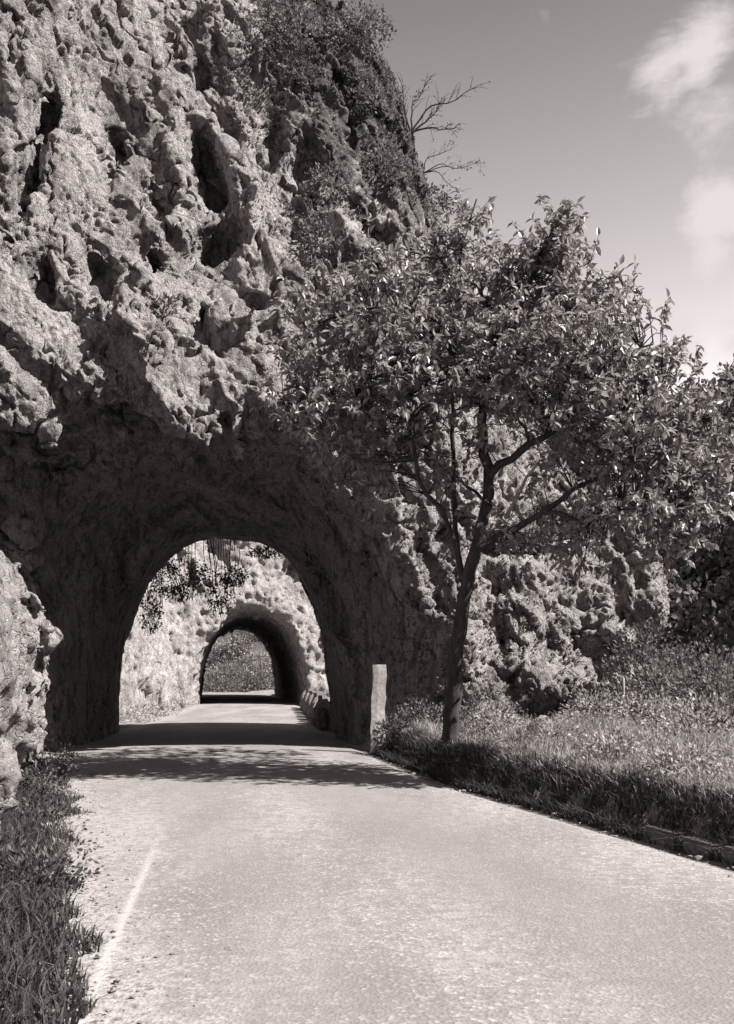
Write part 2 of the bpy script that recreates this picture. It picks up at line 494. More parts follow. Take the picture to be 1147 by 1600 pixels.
def face1(x, z):
    F = 20.3 - 1.5 * sstep(3.0, 7.2, z) * (1 - sstep(-.5, 2.2, x)) + .52 * np.maximum(z - 7.2, 0) * (1 - .5 * sstep(-5, -8, x))
    F = F + .42 * sstep(.5, 3, x) * np.maximum(z - 1.2, 0) + .28 * np.maximum(x - 2, 0) - 1.0 * sstep(.8, 2.4, x) + .16 * np.minimum(x + 3, 3) * sstep(6, 8.5, z)
    F = F - .5 * sstep(-6.5, -9.5, x) * (8 - z) * .12
    u = CX + x / 20.0 * F_PX; v = HY - (z - CAMZ) / 20.0 * F_PX
    for (cu, cv, ru, rv, sl, dp) in CAV:
        dv = (v - cv); du = (u - cu) - sl * dv
        rr = np.sqrt((du / ru) ** 2 + (dv / rv) ** 2)
        F = F + dp * (1 - sstep(.55, 1.12, rr))
    return F
h1 = .16
x0, y0, z0 = -12.0, 14.6, -.6
gx = np.arange(x0, 7.9, h1); gy = np.arange(y0, 29.2, h1); gz = np.arange(z0, 23, h1)
X, Y, Z = np.meshgrid(gx.astype(np.float32), gy.astype(np.float32), gz.astype(np.float32), indexing='ij')
X2, Z2 = X[:, 0, :], Z[:, 0, :]
Fz = face1(X2.astype(float), Z2.astype(float)).astype(np.float32)[:, None, :]
# noise evaluated only close to the surface
sl_ = np.interp(Z2, SIL[:, 0], SIL[:, 1]).astype(np.float32)[:, None, :]
dF = Fz - Y
dS = (X - sl_) * .8
dB = Y - (28.0 + .05 * X)
dT = tun1(X, Y, Z).astype(np.float32)
solid = smax(smax(dF, dS, .8), dB, .5)
d = smax(solid, -dT, .35)
near = np.abs(d) < 1.7
xn, yn, zn = X[near].astype(np.float32), Y[near].astype(np.float32), Z[near].astype(np.float32)
# coordinates slanted along the rock's fluting (upper left to lower right)
a_ = R(22); xr = xn * math.cos(a_) + zn * math.sin(a_); zr = -xn * math.sin(a_) + zn * math.cos(a_)
wx = gnoise(xn * .9, yn * .9, zn * .9) * .35; wz = gnoise(xn * .9 + 9, yn * .9, zn * .9) * .35
big = fbm(xr, yn * .8, zr * .42, .34, 2, .4, 1.0) * .95
rid = ridged(xr + wx, yn, zr * .30, .50, 2, .4, 6.0) * .40
fc = facet(xr + wx, yn, (zr + wz) * .36, .42, 11.9) * .95 + facet(xr + wx, yn + wz, (zr + wz) * .42, .95, 7.7) * .34
med = 0
intun = sstep(18.3, 20.2, yn) * sstep(1.9, .9, dT[near])
right_ = sstep(.5, 2.2, xn) * sstep(9, 5, zn)
strata = facet(xn * .5 + wx, yn * .5, zn + wz, 1.3, 5.5) * .22 * right_
amp = (1 - .55 * right_) * (1 - .66 * intun) * (1 - .85 * sstep(24.0, 26.0, yn))
dn = d.copy()
dn[near] = d[near] - amp * (big * (1 - .45 * right_) + rid + fc + med + strata - .1)
V, Fq = surface_nets(dn, (x0, y0, z0), h1)
me = np_mesh('cliff', V, Fq, M_rock)
def disp1(co, nr):
    x, y, z = co[:, 0], co[:, 1], co[:, 2]
    xr = x * math.cos(a_) + z * math.sin(a_); zr = -x * math.sin(a_) + z * math.cos(a_)
    inn = sstep(20.5, 22.5, y) * (np.abs(tun1(x, y, z)) < 1.2)
    w1 = gnoise(x * 3, y * 3, z * 3) * .12; w2 = gnoise(x * 3 + 5, y * 3, z * 3) * .12
    rough = np.maximum(sstep(-.15, .45, gnoise(x * .7 + 4, y * .7, z * .7)), .8 * sstep(1, 2, x) * sstep(8, 6, z))        # some planes clean, some broken
    f = facet(xr + w1, y + w2, (zr + w1) * .4, 2.2, 1.5) * .11 + facet(xr + w2, y + w1, (zr + w1) * .6, 6.0, 2.5) * .045 * (.3 + .7 * rough)
    f = f + fbm(xr, y, zr * .6, 6.0, 3, .65, 2.0) * .045 * (.4 + .6 * rough)
    pit = gnoise(xr * 2.8, y * 2.8, zr * 1.1)
    f = f - np.maximum(pit - .36, 0) * .40 * rough
    pit2 = gnoise(x * 9 + 4, y * 9, z * 5)
    f = f - np.maximum(pit2 - .22, 0) * .11 * rough
    crk = np.abs(gnoise(xr * .9 + w1 * 2, y * .9, zr * .35 + 3))
    f = f - .16 * sstep(.035, .0, crk) - .08 * sstep(.03, 0, np.abs(gnoise(x * .8, y * .8 + 7, z * 1.9 + w2)))
    return f * (1 - .6 * inn)
me2, CO, NR = refine(me, 2, disp1)
me2.name = 'cliff'
bpy.data.meshes.remove(me)
cliff = link('cliff', me2)
tag(cliff, 'tall pale limestone cliff pierced by the first road tunnel', kind='structure')

# ------------------------------------------------------------------ second cliff, wall between the tunnels
def tun2(x, y, z):
    cx = np.interp(y, [44, 50, 60, 73, 80], [-5.4, -5.95, -7.5, -9.85, -11.4])
    t = np.clip((52.5 - y) / 4.0, 0, 1)
    hw = 2.85 + t * .2; H = 4.95 + t * .45
    q = (np.abs((x - cx) / hw) ** 2.3 + np.abs(np.maximum(z + .3, 0) / (H + .3)) ** 2.3) ** (1 / 2.3)
    return (q - 1) * 2.9
h2 = .24
X0, Y0, Z0 = -19.0, 26.6, -.6
gx = np.arange(X0, 5.5, h2); gy = np.arange(Y0, 76, h2); gz = np.arange(Z0, 17, h2)
X, Y, Z = np.meshgrid(gx.astype(np.float32), gy.astype(np.float32), gz.astype(np.float32), indexing='ij')
lw = np.interp(Y, [26, 30, 40, 50, 80], [-7.6, -8.3, -8.9, -9.8, -9.8]).astype(np.float32)
dW = (X - (lw - .22 * np.maximum(Z - 1.5, 0) - .9 * np.maximum(0, 1 - Z / 1.2) * 0))
dF2 = (50.2 + .34 * np.maximum(Z - 2, 0) + (X + 4) * .32) - Y
dR2 = X - (2.5 - .3 * Z)
dS2 = smax(smax(dF2, dR2, .6), Y - 73.5, .5)
solid2 = np.minimum(dS2, smax(dW, Y - 60, .4))
d2 = smax(solid2, -tun2(X, Y, Z).astype(np.float32), .4)
near = np.abs(d2) < 2.0
xn, yn, zn = X[near], Y[near], Z[near]
fl = ridged(xn, yn, zn * .3, .38, 3, .5, 2.0) * .6 + fbm(xn, yn, zn * .6, .45, 3, .55, 5.0) * .7
t2 = tun2(xn, yn, zn)
inn = sstep(49.5, 51.5, yn) * sstep(1.2, .2, t2)
fl = fl * .6 + facet(xn, yn, zn * .5, .6, 4.4) * .6 + facet(xn, yn, zn * .7, 1.5, 4.4) * .22
d2[near] = d2[near] - fl * (1 - .76 * inn) * (1 - .6 * sstep(2.2, 1.2, t2)) + .1
V, Fq = surface_nets(d2, (X0, Y0, Z0), h2)
me = np_mesh('cliff', V, Fq, M_rock_far)
me3, CO3, NR3 = refine(me, 1, lambda c, n: fbm(c[:, 0], c[:, 1], c[:, 2], 2.4, 3, .55, 7.0) * .10 + facet(c[:, 0], c[:, 1], c[:, 2], 3., 4.1) * .09 - np.maximum(gnoise(c[:, 0] * 3, c[:, 1] * 3, c[:, 2] * 2) - .15, 0) * .35)
cl2 = link('cliff', me3)
tag(cl2, 'sunlit farther limestone wall with the second smaller tunnel arch', kind='structure')

# ------------------------------------------------------------------ near rock outcrop at the left edge
def outcrop(name, u_edge, vs, Ds, label, w, h, org, size, seed):
    pass
h3 = .09
X0, Y0, Z0 = -10.5, 8.0, -.5
gx = np.arange(X0, -2.4, h3); gy = np.arange(Y0, 17.5, h3); gz = np.arange(Z0, 9.5, h3)
X, Y, Z = np.meshgrid(gx.astype(np.float32), gy.astype(np.float32), gz.astype(np.float32), indexing='ij')
# right-hand limit of the rock for each height, leaning away to the left as it rises
lim = np.interp(Z, [-1, 0, .6, 1.6, 2.2, 2.7, 3.4, 5, 9], [-5.2, -5.1, -4.95, -4.75, -4.78, -5.0, -5.5, -6.0, -6.7]).astype(np.float32)
yc = 13.2
dE = X - lim - .02
dN = np.abs(Y - 12.3) - 3.3
dE = dE - .33 * np.maximum(13.4 - Y, 0) + .32 * np.maximum(Y - 14, 0)
d3 = smax(dE, dN, .8)
near = np.abs(d3) < 1.0
xn, yn, zn = X[near], Y[near], Z[near]
d3[near] -= fbm(xn, yn, zn, .8, 3, .5, 12.0) * .22 + facet(xn, yn, zn * .6, 1.1, 2.2) * .26 + facet(xn, yn, zn, 2.6, 2.9) * .09
V, Fq = surface_nets(d3, (X0, Y0, Z0), h3)
me = np_mesh('rock_outcrop', V, Fq, M_rock_near)
me4, CO4, NR4 = refine(me, 1, lambda c, n: fbm(c[:, 0], c[:, 1], c[:, 2], 4, 4, .6, 7.0) * .06 - np.maximum(gnoise(c[:, 0] * 7, c[:, 1] * 7, c[:, 2] * 6) - .15, 0) * .16)
o = link('rock_outcrop', me4)
tag(o, 'pale pitted rock rising from the grass at the left edge, before the tunnel', 'rock')
del X, Y, Z, d, d2, d3, dn, solid, dF, dB, dT

# ------------------------------------------------------------------ leaf cloud helpers
def frames(n_dir, spread_up=None):
    a = n_dir / np.linalg.norm(n_dir, axis=1, keepdims=True)
    r = rng.normal(size=a.shape)
    if spread_up is not None: r = r * spread_up + np.array([0, 0, 1.0])
    s = np.cross(a, r); s /= np.linalg.norm(s, axis=1, keepdims=True) + 1e-9
    n = np.cross(s, a)
    return a, s, n
LEAF8 = np.array([(0, 0, 0), (.28, .5, .06), (.28, -.5, .06), (.3, 0, -.05), (.66, .42, .02), (.66, -.42, .02), (.66, 0, -.09), (1, 0, -.20)])
LEAF8F = np.array([(0, 2, 3), (0, 3, 1), (3, 2, 5), (3, 5, 6), (1, 3, 6), (1, 6, 4), (6, 5, 7), (4, 6, 7)])
LEAF4 = np.array([(0, 0, 0), (.5, .5, .05), (1, 0, -.05), (.5, -.5, .05)])
LEAF4F = np.array([(0, 3, 2), (0, 2, 1)])
def leaf_mesh(name, pos, dirs, length, width, mat, tmpl=LEAF4, tf=LEAF4F, up=None):
    a, s, n = frames(dirs, up)
    L = np.asarray(length).reshape(-1, 1, 1) * np.ones((len(pos), 1, 1)); Wd = np.asarray(width).reshape(-1, 1, 1) * np.ones((len(pos), 1, 1))
    V = pos[:, None, :] + a[:, None, :] * tmpl[None, :, 0:1] * L + s[:, None, :] * tmpl[None, :, 1:2] * Wd + n[:, None, :] * tmpl[None, :, 2:3] * L
    Fc = tf[None] + (np.arange(len(pos)) * len(tmpl))[:, None, None]
    return np_mesh(name, V.reshape(-1, 3), Fc.reshape(-1, tf.shape[1]), mat, smooth=False)
def tube(pts, rad, sides=7):
    pts = np.array(pts, float); n = len(pts)
    T = np.gradient(pts, axis=0); T /= np.linalg.norm(T, axis=1, keepdims=True) + 1e-9
    ref = np.array([.3, 1, .1]); V = []
    for i in range(n):
        s = np.cross(T[i], ref); s /= np.linalg.norm(s) + 1e-9
        b = np.cross(T[i], s)
        for k in range(sides):
            an = 2 * math.pi * k / sides
            V.append(pts[i] + rad[i] * (math.cos(an) * s + math.sin(an) * b))
    V.append(pts[-1] + T[-1] * rad[-1])
    Fq_, Ft = [], []
    for i in range(n - 1):
        for k in range(sides):
            k2 = (k + 1) % sides
            Fq_.append((i * sides + k, i * sides + k2, (i + 1) * sides + k2, (i + 1) * sides + k))
    for k in range(sides):
        Ft.append(((n - 1) * sides + k, (n - 1) * sides + (k + 1) % sides, n * sides))
    return np.array(V), np.array(Fq_), np.array(Ft)
class Tubes:
    def __init__(s): s.V = []; s.q = []; s.t = []; s.n = 0
    def add(s, pts, rad, sides=7):
        V, q, t = tube(pts, rad, sides)
        s.V.append(V); s.q.append(q + s.n); s.t.append(t + s.n); s.n += len(V)
    def mesh(s, name, mat): return np_mesh(name, np.concatenate(s.V), [np.concatenate(s.q), np.concatenate(s.t)], mat)
def curve(pts, n, wob=0.0):
    pts = np.array(pts, float)
    seg = np.r_[0, np.cumsum(np.linalg.norm(np.diff(pts, axis=0), axis=1))]
    # Catmull-Rom resample
    out = []
    P_ = np.vstack([2 * pts[0] - pts[1], pts, 2 * pts[-1] - pts[-2]])
    for s in np.linspace(0, seg[-1], n):
        i = min(np.searchsorted(seg, s, 'right') - 1, len(pts) - 2)
        t = (s - seg[i]) / (seg[i + 1] - seg[i] + 1e-9)
        p0, p1, p2, p3 = P_[i], P_[i + 1], P_[i + 2], P_[i + 3]
        out.append(.5 * ((2 * p1) + (-p0 + p2) * t + (2 * p0 - 5 * p1 + 4 * p2 - p3) * t * t + (-p0 + 3 * p1 - 3 * p2 + p3) * t ** 3))
    out = np.array(out)
    if wob: out[1:-1] += rng.normal(size=out[1:-1].shape) * wob
    return out

# ------------------------------------------------------------------ the tree
def PT(u, v, D): return P(u, v, D - 2.0)
TB = PT(700, 1188, 17.8); TB[2] = float(ground_z(np.array([TB[0]]), np.array([TB[1]]))[0]) - .05
tree = thing('broadleaf_tree', 'leafy roadside tree with forked leaning trunk in front of the right cliff face', 'tree', TB)
def rel(a): return np.asarray(a) - TB
limbs = []
def limb(name, pts, r0, r1, n=14, sides=9, wob=.012, mat=None):
    c = curve(pts, n, wob)
    rad = np.linspace(r0, r1, n) * (1 + .06 * np.sin(np.arange(n) * 2.3))
    if name == 'trunk': rad[0] *= 1.45; rad[1] *= 1.15
    tb = Tubes(); tb.add(rel(c), rad, sides)
    o = link(name, tb.mesh(name, mat or M_bark), tree); limbs.append((c, rad)); return c
trunk = limb('trunk', [TB + [0, 0, -.1], PT(706, 1120, 17.7), PT(716, 1000, 17.6), PT(728, 920, 17.5), PT(745, 850, 17.4), PT(762, 780, 17.3), PT(764, 735, 17.3)], .145, .085, 26, 12)
Bs = [
    ([PT(764, 740, 17.3), PT(750, 700, 17.2), PT(752, 620, 17.1), PT(772, 540, 17.0), PT(830, 440, 16.9), PT(868, 350, 16.9)], .085, .02),
    ([PT(764, 745, 17.3), PT(800, 715, 17.0), PT(850, 685, 16.7), PT(900, 640, 16.5), PT(960, 580, 16.4), PT(1010, 550, 16.4)], .07, .015),
    ([PT(742, 860, 17.4), PT(790, 835, 17.1), PT(850, 800, 16.7), PT(905, 760, 16.4), PT(980, 725, 16.1), PT(1060, 720, 15.9)], .065, .015),
    ([PT(722, 900, 17.5), PT(716, 850, 17.6), PT(708, 780, 17.8), PT(705, 690, 17.9), PT(700, 560, 17.8), PT(715, 420, 17.6), PT(738, 340, 17.4)], .05, .012),
    ([PT(716, 870, 17.55), PT(690, 800, 17.2), PT(655, 765, 16.9), PT(643, 700, 16.7), PT(635, 620, 16.6), PT(600, 520, 16.6), PT(560, 450, 16.6)], .045, .012),
    ([PT(752, 620, 17.1), PT(700, 560, 16.8), PT(640, 500, 16.5), PT(560, 500, 16.2), PT(480, 530, 16.1)], .04, .010),
    ([PT(752, 640, 17.1), PT(690, 610, 16.8), PT(600, 600, 16.4), PT(520, 620, 16.2), PT(450, 640, 16.1)], .038, .010),
    ([PT(772, 540, 17.0), PT(740, 470, 17.2), PT(660, 420, 17.3), PT(580, 410, 17.3)], .035, .010),
    ([PT(850, 685, 16.7), PT(880, 600, 16.9), PT(900, 520, 17.1), PT(940, 470, 17.2)], .04, .010),
    ([PT(900, 640, 16.5), PT(960, 650, 16.2), PT(1040, 640, 16.0), PT(1090, 660, 15.9)], .03, .009),
    ([PT(850, 800, 16.7), PT(900, 810, 16.2), PT(960, 800, 15.8), PT(1040, 800, 15.6)], .035, .009),
    ([PT(762, 790, 17.3), PT(700, 740, 18.0), PT(640, 700, 18.3), PT(580, 670, 18.5)], .03, .008),
    ([PT(745, 850, 17.4), PT(800, 855, 17.6), PT(860, 850, 17.8), PT(920, 840, 17.9)], .04, .009)]
for pts, r0, r1 in Bs: limb('branch', [q_ - np.array([0, max(0, q_[2] - 3) * .10, 0]) for q_ in pts], r0, r1, 16, 7, .02)
# bare dead limbs in wood paler than the bark
dl_ = limb('dead_branch', [PT(790, 810, 17.0), PT(812, 770, 16.8), PT(826, 742, 16.6), PT(842, 722, 16.5)], .035, .02, 8, 6, .01, M_dead)
limb('dead_branch', [PT(655, 765, 16.85), PT(645, 710, 16.7), PT(640, 668, 16.65)], .035, .025, 8, 6, .005, M_dead)
# crown: clumps placed through the crown's volume, u, v, depth, radius(px), density
CL = [(868, 352, 16.9, 30, 1.6), (862, 395, 16.9, 40, 1.5), (850, 440, 17.0, 60, 1.3), (738, 345, 17.4, 26, .8), (722, 395, 17.4, 44, .9), (800, 430, 17.3, 48, 1), (690, 400, 17.6, 50, .8), (905, 480, 17.0, 60, 1.1),
      (960, 495, 16.9, 48, 1), (650, 440, 17.2, 60, .9), (760, 470, 17.2, 70, 1), (590, 450, 17.0, 60, .8), (530, 480, 16.6, 60, .8), (480, 520, 16.3, 50, .8), (640, 520, 16.8, 80, 1), (560, 540, 16.6, 70, .9),
      (720, 540, 16.8, 80, 1), (820, 540, 16.5, 80, 1.1), (900, 560, 16.2, 80, 1.1), (980, 560, 16.2, 60, 1), (1035, 580, 16.3, 48, 1), (470, 590, 16.2, 45, .8), (440, 625, 16.1, 34, .6), (470, 665, 16.1, 40, .5), (530, 620, 16.4, 60, 1),
      (600, 620, 16.6, 70, 1), (680, 630, 16.5, 60, .9), (640, 570, 16.3, 60, .9), (760, 610, 16.6, 60, .8), (840, 620, 16.2, 70, .9), (920, 640, 15.9, 80, 1.1), (1000, 650, 15.8, 70, 1.1), (1070, 650, 15.9, 50, 1), (1090, 720, 15.8, 46, 1),
      (1030, 730, 15.7, 60, 1.1), (960, 720, 15.9, 60, .9), (890, 700, 16.2, 50, .6), (1010, 800, 15.5, 50, .9), (1060, 800, 15.6, 50, .9), (1050, 855, 15.6, 32, .7), (960, 790, 15.7, 46, .8), (900, 860, 16.0, 44, .5), (580, 680, 17.2, 60, 1),
      (520, 680, 17.0, 45, .8), (640, 690, 17.6, 50, .7), (850, 840, 17.8, 50, .9), (790, 850, 17.6, 45, .8), (930, 830, 17.0, 50, .7), (740, 690, 17.0, 40, .3), (700, 760, 17.6, 45, .3), (600, 740, 17.8, 50, .7), (830, 760, 17.4, 40, .2), (1120, 780, 16.0, 40, .8), (1130, 700, 16.2, 50, .9),
      (870, 500, 17.8, 70, .9), (780, 540, 18.2, 70, .8), (700, 480, 18.2, 70, .8), (940, 600, 17.6, 70, .8), (1000, 700, 17.2, 70, .8), (700, 560, 19.6, 80, .7), (800, 600, 19.6, 80, .7), (600, 560, 19.2, 70, .7), (900, 620, 19.4, 80, .7), (760, 500, 19.8, 70, .7), (880, 540, 19.6, 70, .6)]  # deepest clumps are hidden behind the crown, added to extend its shadow
allc = np.concatenate([c for c, r in limbs[1:14]])
lp, ld = [], []
tw = Tubes()
for (u, v, D, rp, den) in CL:
    D = D - .5; c0 = PT(u, v, D); r = rp / F_PX * (D - 2)
    ns = int(9 * den * (rp / 50) ** 2 * 2.8) + 4
    for k in range(ns):
        q = rng.normal(size=3); q /= np.linalg.norm(q)
        p = c0 + q * r * (rng.uniform(.2, 1.0)) * np.array([1, 2.0, .92])
        # connect to nearest limb point
        j = np.argmin(np.linalg.norm(allc - p, axis=1) + .25 * np.maximum(0, allc[:, 2] - p[2] + .2))
        a0 = allc[j]; ln = np.linalg.norm(p - a0)
        mid = (a0 * .5 + p * .5) + np.array([0, 0, .08 * ln]) + rng.normal(size=3) * .06
        c = curve([a0, mid, p], 6)
        if ln < 2.2: tw.add(rel(c), np.linspace(.011, .004, 6), 4)
        # sprig: leaves spiral around last part, drooping
        out = p - a0; out /= np.linalg.norm(out) + 1e-9
        sp = out * .6 + rng.normal(size=3) * .45 + np.array([0, 0, .25]); sp /= np.linalg.norm(sp)
        L = rng.uniform(.28, .5)
        tip = p + sp * L
        tw.add(rel(curve([p, p + sp * L * .5 + [0, 0, .02], tip], 4)), np.linspace(.005, .0025, 4), 3)
        m = rng.integers(10, 16)
        for w in range(m):
            s = w / m
            base = p + sp * L * (s * 1.0)
            dd = sp * .5 + rng.normal(size=3) * .75 + np.array([0, 0, -.28 - .25 * rng.random()])
            lp.append(base); ld.append(dd)
lp = np.array(lp); ld = np.array(ld)
print('leaves', len(lp))
link('twigs', tw.mesh('twigs', M_bark), tree)['kind'] = 'stuff'
ll = rng.uniform(.09, .165, len(lp)); lwid = ll * rng.uniform(.36, .5, len(lp))
dist = np.linalg.norm(lp - np.array([0, 0, 1.6]), axis=1) / ll
order = np.argsort(dist)
big_i, rest = order[:300], order[300:]
lf = link('foliage', leaf_mesh('foliage', rel(lp[rest]), ld[rest], ll[rest], lwid[rest], M_leaf, LEAF8, LEAF8F, .55), tree)
lf['kind'] = 'stuff'
proto = [np_mesh('leaf', LEAF8 * [1, w, 1], LEAF8F, M_leaf, False) for w in (.36, .42, .5)]
aa, ss, nn = frames(ld[big_i], .55)
for k, i in enumerate(big_i):
    o = bpy.data.objects.new('leaf', proto[k % 3]); COL.objects.link(o); o.parent = tree
    mt = Matrix((tuple(aa[k]), tuple(ss[k]), tuple(nn[k]))).transposed().to_4x4()
    o.matrix_local = Matrix.Translation(Vector(rel(lp[i]))) @ mt @ Matrix.Scale(float(ll[i]), 4)

# ------------------------------------------------------------------ plants on the rock
fidx = np.empty(len(me2.polygons) * 3, dtype=np.float32); me2.polygons.foreach_get('center', fidx); FC = fidx.reshape(-1, 3)
fn = np.empty(len(me2.polygons) * 3, dtype=np.float32); me2.polygons.foreach_get('normal', fn); FN = fn.reshape(-1, 3)
def scatter(mask_w, n):
    w = mask_w / mask_w.sum()
    k = rng.choice(len(FC), size=n, p=w)
    return FC[k], FN[k]
x, y, z = FC[:, 0], FC[:, 1], FC[:, 2]
patch = gnoise(x * .8 + 3, y * .8, z * .8); patch2 = gnoise(x * 2.6, y * 2.6, z * 2.6 + 8)
front = (FN[:, 1] < .2) & (y < 26.5)
reg = sstep(-2.6, -.2, x + .18 * (z - 10)) * sstep(7, 8.5, z) + .9 * sstep(13.5, 16.5, z) * sstep(-4.5, -2, x) + .35 * sstep(1, 3, x) * sstep(5, 7, z)
wgt = front * (reg * np.clip(patch * 1.2 + patch2 * .9 + .25, 0, 1)) ** 1.2 + front * .9 * sstep(-.12, .25, patch2 + patch * .6) * (sstep(.4, 1.2, x) * sstep(5.5, 4.5, z)) * .28
p_, n_ = scatter(wgt, 42000)
dirs = n_ * .8 + rng.normal(size=p_.shape) * .6 + np.array([0, 0, .2])
o = link('cliff_plants', leaf_mesh('cliff_plants', p_ - n_ * .01, dirs, rng.uniform(.05, .13, len(p_)), rng.uniform(.03, .06, len(p_)), M_shrub))
tag(o, 'low scrub and moss clinging to the upper right face of the cliff', 'cliff plants', kind='stuff')

def shrub(name, label, loc, rx, ry, rz, n, ls, mat=M_shrub, stems=7, cat='bush', group=None, sparse=.0, up=.3):
    t = thing(name, label, cat, loc, group)
    loc = np.array(loc, float)
    q = rng.normal(size=(n, 3)); q /= np.linalg.norm(q, axis=1, keepdims=True)
    rad = rng.uniform(.25, 1, n) ** .6
    pos = q * rad[:, None] * np.array([rx, ry, rz]) + np.array([0, 0, rz * .85])
    s = 1.6 / max(rx, .4)
    keep = gnoise(pos[:, 0] * s * 1.6 + loc[0], pos[:, 1] * s * 1.6 + loc[1], pos[:, 2] * s * 1.6) > (-.12 + sparse)
    pos = pos[keep]; q = q[keep]
    pos += rng.normal(size=pos.shape) * .06 * rx
    f = link('foliage', leaf_mesh('foliage', pos, q + rng.normal(size=q.shape) * .7 + np.array([0, 0, up]), rng.uniform(.6, 1.2, len(pos)) * ls, rng.uniform(.35, .6, len(pos)) * ls, mat), t)
    f['kind'] = 'stuff'
    tb = Tubes()
    for k in range(stems):
        a = rng.uniform(0, 6.28); e = np.array([math.cos(a) * rx * .7, math.sin(a) * ry * .7, rz * rng.uniform(1.0, 1.7)])
        m = e * .5 + rng.normal(size=3) * .08 * rx; m[2] += .1 * rz
        tb.add(curve([(0, 0, -.08), m, e], 6), np.linspace(.018, .006, 6) * max(rx, .5), 4)
    link('stems', tb.mesh('stems', M_bark), t)
    return t
def bare(name, label, base, tips, r0, cat, leaves=0, ls=.08, twn=10, mat=M_bark):
    t = thing(name, label, cat, base)
    tb = Tubes(); lpz = []
    for tip in tips:
        e = np.array(tip) - base; L = np.linalg.norm(e)
        c = curve([(0, 0, 0), e * .35 + rng.normal(size=3) * .07 * L + [0, 0, .12 * L], e * .7 + rng.normal(size=3) * .04 * L, e], 10, .01)
        tb.add(c, np.linspace(r0, r0 * .25, 10), 5)
        for k in range(twn):
            s = rng.integers(3, 10); dr = e / L + rng.normal(size=3) * .55; dr /= np.linalg.norm(dr)
            l2 = rng.uniform(.15, .34) * L
            cc = curve([c[s], c[s] + dr * l2 * .5 + [0, 0, .03 * L], c[s] + dr * l2], 5, .006)
            tb.add(cc, np.linspace(r0 * .3, r0 * .14, 5), 3); lpz += [cc[3], cc[4], cc[2]]
    link('branches', tb.mesh('branches', mat), t)
    if leaves:
        lpz = np.array(lpz); k = rng.integers(0, len(lpz), leaves)
        f = link('leaves', leaf_mesh('leaves', lpz[k] + rng.normal(size=(leaves, 3)) * .04, rng.normal(size=(leaves, 3)), ls, ls * .5, M_shrub), t)
        f['kind'] = 'stuff'
    return t
def on_cliff(u, v, Dg=20.0):
    d_ = np.abs((FC[:, 0] / FC[:, 1]) - (u - CX) / F_PX) + np.abs((FC[:, 2] - CAMZ) / FC[:, 1] - (HY - v) / F_PX)
    k = np.argsort(d_)[:60]
    j = k[np.argmin(FC[k, 1] + d_[k] * 200)]
    return FC[j].astype(float)
b = on_cliff(648, 205)
bare('dead_shrub', 'bare twiggy shrub leaning out from the cliff edge against the sky', b, [P(735, 140, b[1] - .3), P(690, 165, b[1]), P(630, 130, b[1]), P(665, 130, b[1] + .2), P(710, 200, b[1] - .2)], .03, 'shrub', 160, .07, 16)
b = on_cliff(690, 270)
bare('dead_shrub', 'small wispy shrub on the cliff edge just above the tree', b, [P(730, 255, b[1]), P(722, 300, b[1] - .3), P(715, 225, b[1]), P(750, 250, b[1] - .2)], .016, 'shrub', 110, .07, 8)
b = on_cliff(229, 555)
bare('dry_sapling', 'thin curved dead stem hanging on the rock above the tunnel arch', b, [P(268, 495, b[1] - .4), P(240, 520, b[1] - .5)], .014, 'twig', 30, .06, 6)
for i, (u, v, rx, rz, n, lab) in enumerate([(560, 60, .9, .5, 1500, 'dark scrubby bush crowning the cliff top against the sky'), (600, 275, .55, .45, 900, 'dense bush in a hollow of the cliff below the bare shrub'),
                                            (520, 300, .6, .4, 700, 'low bush on a cliff ledge left of the dense hollow bush'), (700, 330, .6, .4, 900, 'bush on the cliff shoulder directly behind the tree top'),
                                            (450, 60, .9, .5, 1300, 'dark bush at the upper edge of the cliff, left of the crowning bush'), (500, 390, .5, .4, 700, 'ragged bush on the rock at the left edge of the tree crown'),
                                            (255, 490, .3, .22, 260, 'small dry tuft growing on the rock above the arch'), (560, 170, .5, .35, 600, 'grey scrub on the cliff face halfway up to its top')]):
    b = on_cliff(u, v)
    shrub('cliff_bush', lab, b - np.array([0, .1, rz * .5]), rx, rx * .7, rz, n, .11, M_shrub, 6, sparse=-.05)

# hanging greenery at the far mouth of the first tunnel
for i, (u, v, rx, rz, n, lab) in enumerate([(285, 905, .9, .62, 1500, 'dark ivy hanging in the upper left of the first tunnel exit'), (345, 925, .42, .7, 520, 'trailing ivy strand hanging in the middle of the tunnel exit'),
                                            (365, 900, .40, .3, 420, 'small clump of ivy beside the trailing strand'), (235, 960, .35, .6, 420, 'ivy trailing down the left jamb of the tunnel exit'), (415, 862, .5, .15, 300, 'thin fringe of ivy along the crown of the tunnel exit')]):
    c = P(u, v, 27.9)
    shrub('hanging_ivy', lab, c - np.array([0, 0, rz * .85]), rx, .35, rz, n, .11, M_ivy, 5, 'ivy', up=-.6, sparse=-.1)
    tb = Tubes()
    for q in range(7):
        xo = rng.uniform(-.8, .8) * rx
        tb.add(curve([(xo * 1.2, -.35, rz * .85 + 1.7), (xo + rng.normal() * .1, -.1, rz * 1.3), (xo + rng.normal() * .1, 0, rz * .5), (xo + rng.normal() * .15, 0, -rz * .2)], 9, .02), np.linspace(.014, .005, 9), 4)
    link('vines', tb.mesh('vines', M_bark), [o_ for o_ in S.objects if o_.name.startswith('hanging_ivy')][-1])

